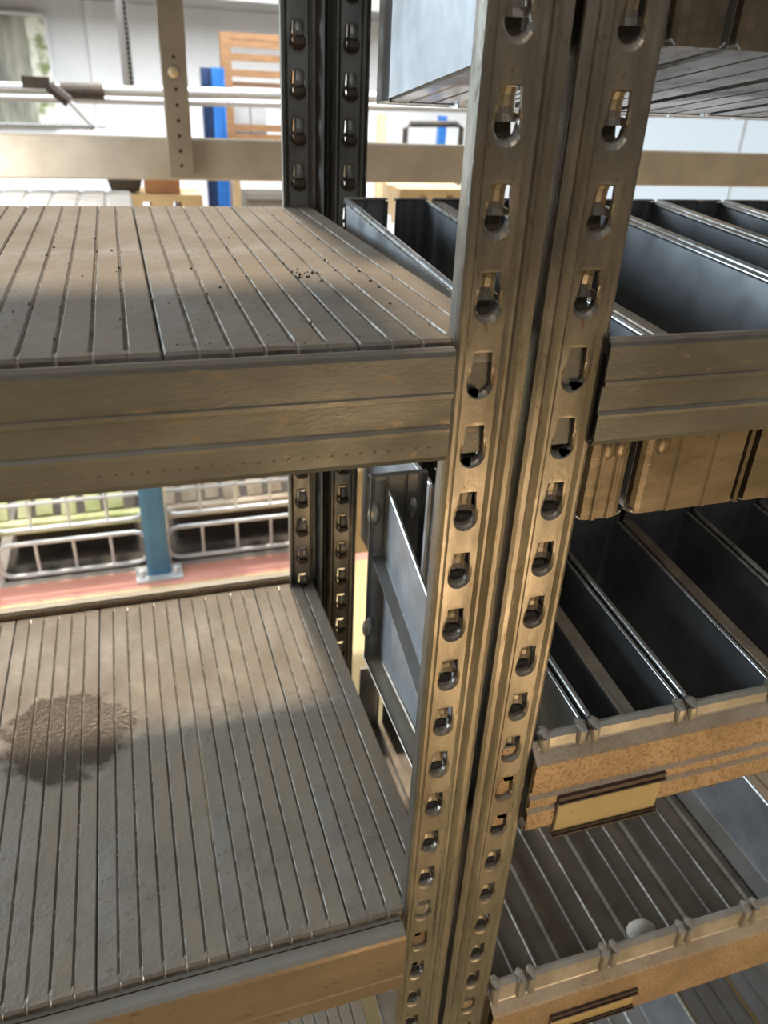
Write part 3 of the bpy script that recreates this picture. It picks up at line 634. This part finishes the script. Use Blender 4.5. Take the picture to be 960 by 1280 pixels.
# black bent tube with blue stand
Y = 3400; pts = [at(506, 185, 'y', Y), at(507, 160, 'y', Y), at(513, 155, 'y', Y), at(570, 155, 'y', Y), at(577, 160, 'y', Y), at(578, 185, 'y', Y)]
pts[0] = Vector((pts[0].x, Y, -1500)); pts[-1] = Vector((pts[-1].x, Y, -1500))
b = MB(); b.tube(pts, 14, 8); tag(b.build('trolley_handle', DARK, None, pts[0], smooth=True), 'black bent tube handle behind the far beam', 'handle')
a = at(555, 145, 'y', 3500); b = MB(); b.box(a.x - 18, a.x + 18, 3500, 3540, -1500, a.z); b.box(a.x - 60, a.x + 60, 3480, 3560, -1500, -1488); tag(b.build('blue_stand', BLUE, None, (a.x, 3500, -1500)), 'small blue stand behind the black bent tube', 'stand')
# pallets at the height of the far shelf (left and middle)
def pallet(label, px0, px1, py, Y, n=5, group=None):
    a = at(px0, py, 'y', Y); c = at(px1, py, 'y', Y); zt = a.z
    r = thing('wooden_pallet', label, 'pallet', ((a.x + c.x) / 2, Y + 150, zt - 130), group); o = r.location / S
    b = MB(); b.box(a.x, c.x, Y, Y + 90, zt - 22, zt); b.build('top_board', PINE, r, o)
    b = MB(); b.box(a.x, c.x, Y + 110, Y + 210, zt - 22, zt); b.build('top_board', PINE, r, o)
    for k in range(3):
        xx = a.x + (c.x - a.x - 70) * k / 2; b = MB(); b.box(xx, xx + 70, Y, Y + 210, zt - 108, zt - 22); b.build('block', PINE, r, o)
    b = MB(); b.box(a.x, c.x, Y, Y + 90, zt - 130, zt - 108); b.build('bottom_board', PINE, r, o)
    return zt, a.x, c.x
PZ = pallet('pale pine pallet seen just over the back of the upper shelf', 150, 253, 243, 2400)[0]
pallet('pale pine pallet between the rear posts and the front posts', 500, 590, 236, 2500)
a = at(200, 230, 'y', 2500); a.z = PZ + 40; b = MB(); b.box(a.x - 50, a.x + 60, 2420, 2600, a.z - 40, a.z + 20); b.box(a.x - 54, a.x + 64, 2416, 2604, a.z + 12, a.z + 22); tag(b.build('cardboard_box', WARM, None, (a.x, 2500, a.z - 40)), 'pinkish brown box sitting on the pale pine pallet', 'box')
a = at(160, 232, 'y', 2550); a.z = PZ + 40; b = MB(); b.tube([(a.x - 60, 2450, a.z - 14), (a.x - 10, 2450, a.z), (a.x + 40, 2450, a.z - 14)], [24, 40, 24], 8); tag(b.build('sack', DARK, None, (a.x, 2450, a.z - 40), smooth=True), 'dark crumpled sack on the pale pine pallet', 'sack')
a = at(335, 246, 'y', 3200); b = MB(); b.box(a.x - 120, a.x + 130, 3200, 3500, -1500, a.z + 30); b.box(a.x - 90, a.x + 100, 3192, 3200, a.z - 10, a.z + 16); tag(b.build('grey_cabinet', GREYM, None, (a.x, 3300, -1500)), 'low grey cabinet with dark slot behind the upper shelf', 'cabinet')
a = at(297, 240, 'y', 3100); b = MB(); b.box(a.x - 14, a.x + 14, 3100, 3140, -1500, at(297, 228, 'y', 3100).z + 60); b.box(a.x - 30, a.x + 30, 3095, 3145, -1500, -1485); tag(b.build('timber_post', PINE, None, (a.x, 3100, -1500)), 'pale timber post below the far beam, right of the blue upright', 'post')

# ---- wire cages with timber, blue upright standing on the yellow floor
def wire_cage(label, xl, xr, yf, zb, zt, m, slat_lab, crate_lab, tier_split):
    r = thing('wire_cage', label, 'wire cage', ((xl + xr) / 2, yf + 300, zb)); o = r.location / S
    def panel(z0, z1, nm):
        rc = 40; pts = []
        for cx, cz, a0 in ((xl + rc, z0 + rc, math.pi), (xr - rc, z0 + rc, 1.5 * math.pi), (xr - rc, z1 - rc, 0), (xl + rc, z1 - rc, .5 * math.pi)):
            for k in range(4): t = a0 + k / 3 * math.pi / 2; pts.append((cx + rc * math.cos(t), yf, cz + rc * math.sin(t)))
        pts.append(pts[0]); b = MB(); b.tube(pts, 8, 8); b.build(nm, WIRE, r, o, smooth=True)
        nv = max(3, int((xr - xl) / 105))
        for k in range(1, nv):
            x = xl + (xr - xl) * k / nv; b = MB(); b.tube([(x, yf + 6, z0), (x, yf + 6, z1)], 5.5, 6); b.build('wire', WIRE, r, o, smooth=True)
    panel(zb + 20, tier_split - 25, 'frame_tube'); panel(tier_split + 25, zt, 'frame_tube')
    zz = (tier_split + 25 + zt) / 2
    b = MB(); b.tube([(xl, yf + 3, zz + 10), (xr, yf + 3, zz + 10)], 6, 6); b.build('wire', WIRE, r, o, smooth=True)
    b = MB(); b.box(xl + 5, xr - 5, yf + 10, yf + 600, zb, zb + 12); b.build('base_tray', DARK, r, o)
    for s in (xl, xr):
        b = MB(); b.tube([(s, yf, zb), (s, yf, zt)], 9, 6); b.tube([(s, yf + 600, zb), (s, yf + 600, zt)], 9, 6); b.build('corner_post', WIRE, r, o, smooth=True)
    # timber inside the upper part: a bearer and tilted slats
    pr = thing('timber_pallet', slat_lab, 'pallet', ((xl + xr) / 2, yf + 150, tier_split - 5)); po = pr.location / S
    x = xl + 20; k = 0
    while x < xr - 40:
        wd = random.uniform(38, 56); q = MB(); h = random.uniform(0, 25)
        q.bar((x, yf + 60 + 8 * (k % 3), tier_split + 30), (x + random.uniform(-20, 10), yf + 330, zt + 120 + h), wd, 22, (0, -1, 0.3))
        q.build('slat', m, pr, po, bevel=2)
        x += wd + random.uniform(18, 34); k += 1
    q = MB(); q.box(xl + 10, xr - 10, yf + 25, yf + 60, tier_split - 5, tier_split + 34); q.build('bearer', m, pr, po, bevel=3)
    q = MB(); q.box(xl + 40, xr - 40, yf + 150, yf + 560, zb + 12, tier_split - 60); q.box(xl + 30, xr - 30, yf + 140, yf + 570, tier_split - 62, tier_split - 50)
    tag(q.build('dark_crate', DARK, None, ((xl + xr) / 2, yf + 300, zb + 12)), 'dark crate in the lower part of the ' + crate_lab, 'crate')
YC = 1925
zs = at(100, 664, 'y', YC).z; ztp = at(100, 600, 'y', YC).z
L0 = at(2, 720, 'y', YC).x; L1 = at(186, 690, 'y', YC).x
R0 = at(212, 700, 'y', YC).x; R1 = at(420, 660, 'y', YC).x
wire_cage('galvanised wire cage at the left, filled with mossy timber', L0, L1, YC, -1500, ztp, MOSS, 'mossy green timber pallet leaning in the cage left of the blue upright', 'cage left of the blue upright', zs)
wire_cage('galvanised wire cage right of the blue upright, filled with weathered timber', R0, R1, YC, -1500, ztp, GREYWOOD, 'weathered brown timber pallet leaning in the cage right of the blue upright', 'cage right of the blue upright', zs)
# rear cages fill the view further back
wire_cage('galvanised wire cage further left, cut by the photo edge', L0 - 620, L0 - 30, YC, -1500, ztp, MOSS, 'mossy timber pallet in the cage cut by the left photo edge', 'cage cut by the left photo edge', zs)
a = at(200, 722, 'y', 1850); b_x = a.x
r = thing('blue_rack_upright', 'steel-blue rack upright bolted to the yellow floor between the cages', 'upright', (b_x, 1850, -1500)); o = r.location / S
zup = -560
b = MB(); b.loft([[(b_x - 36, 1890, z), (b_x - 36, 1850, z), (b_x - 20, 1846, z), (b_x + 20, 1846, z), (b_x + 36, 1850, z), (b_x + 36, 1890, z)] for z in (-1500, zup)], closed=False); b.build('column', BLUE2, r, o, solid=3)
b = MB(); b.box(b_x - 75, b_x + 75, 1815, 1905, -1500, -1490); b.build('base_plate', WIRE, r, o)
for sx in (-56, 56):
    b = MB(); b.tube([(b_x + sx, 1850, -1490), (b_x + sx, 1850, -1468)], 11, 6); b.build('anchor_bolt', WIRE, r, o)
# things seen above the middle-row box, through the gap
a = at(470, 583, 'y', 1300); b = MB(); b.box(a.x - 150, a.x + 260, 1300, 1500, a.z - 260, a.z - 10)
for k in range(4): b.tube([(a.x - 110 + k * 90, 1310, a.z - 10), (a.x - 110 + k * 90, 1310, a.z + 14), (a.x - 100 + k * 90, 1340, a.z + 26)], [26, 24, 10], 10)
tag(b.build('goods_tray', PINE, None, (a.x, 1300, a.z - 260)), 'pale peach-coloured goods seen over the middle-row bins in the gap', 'tray')
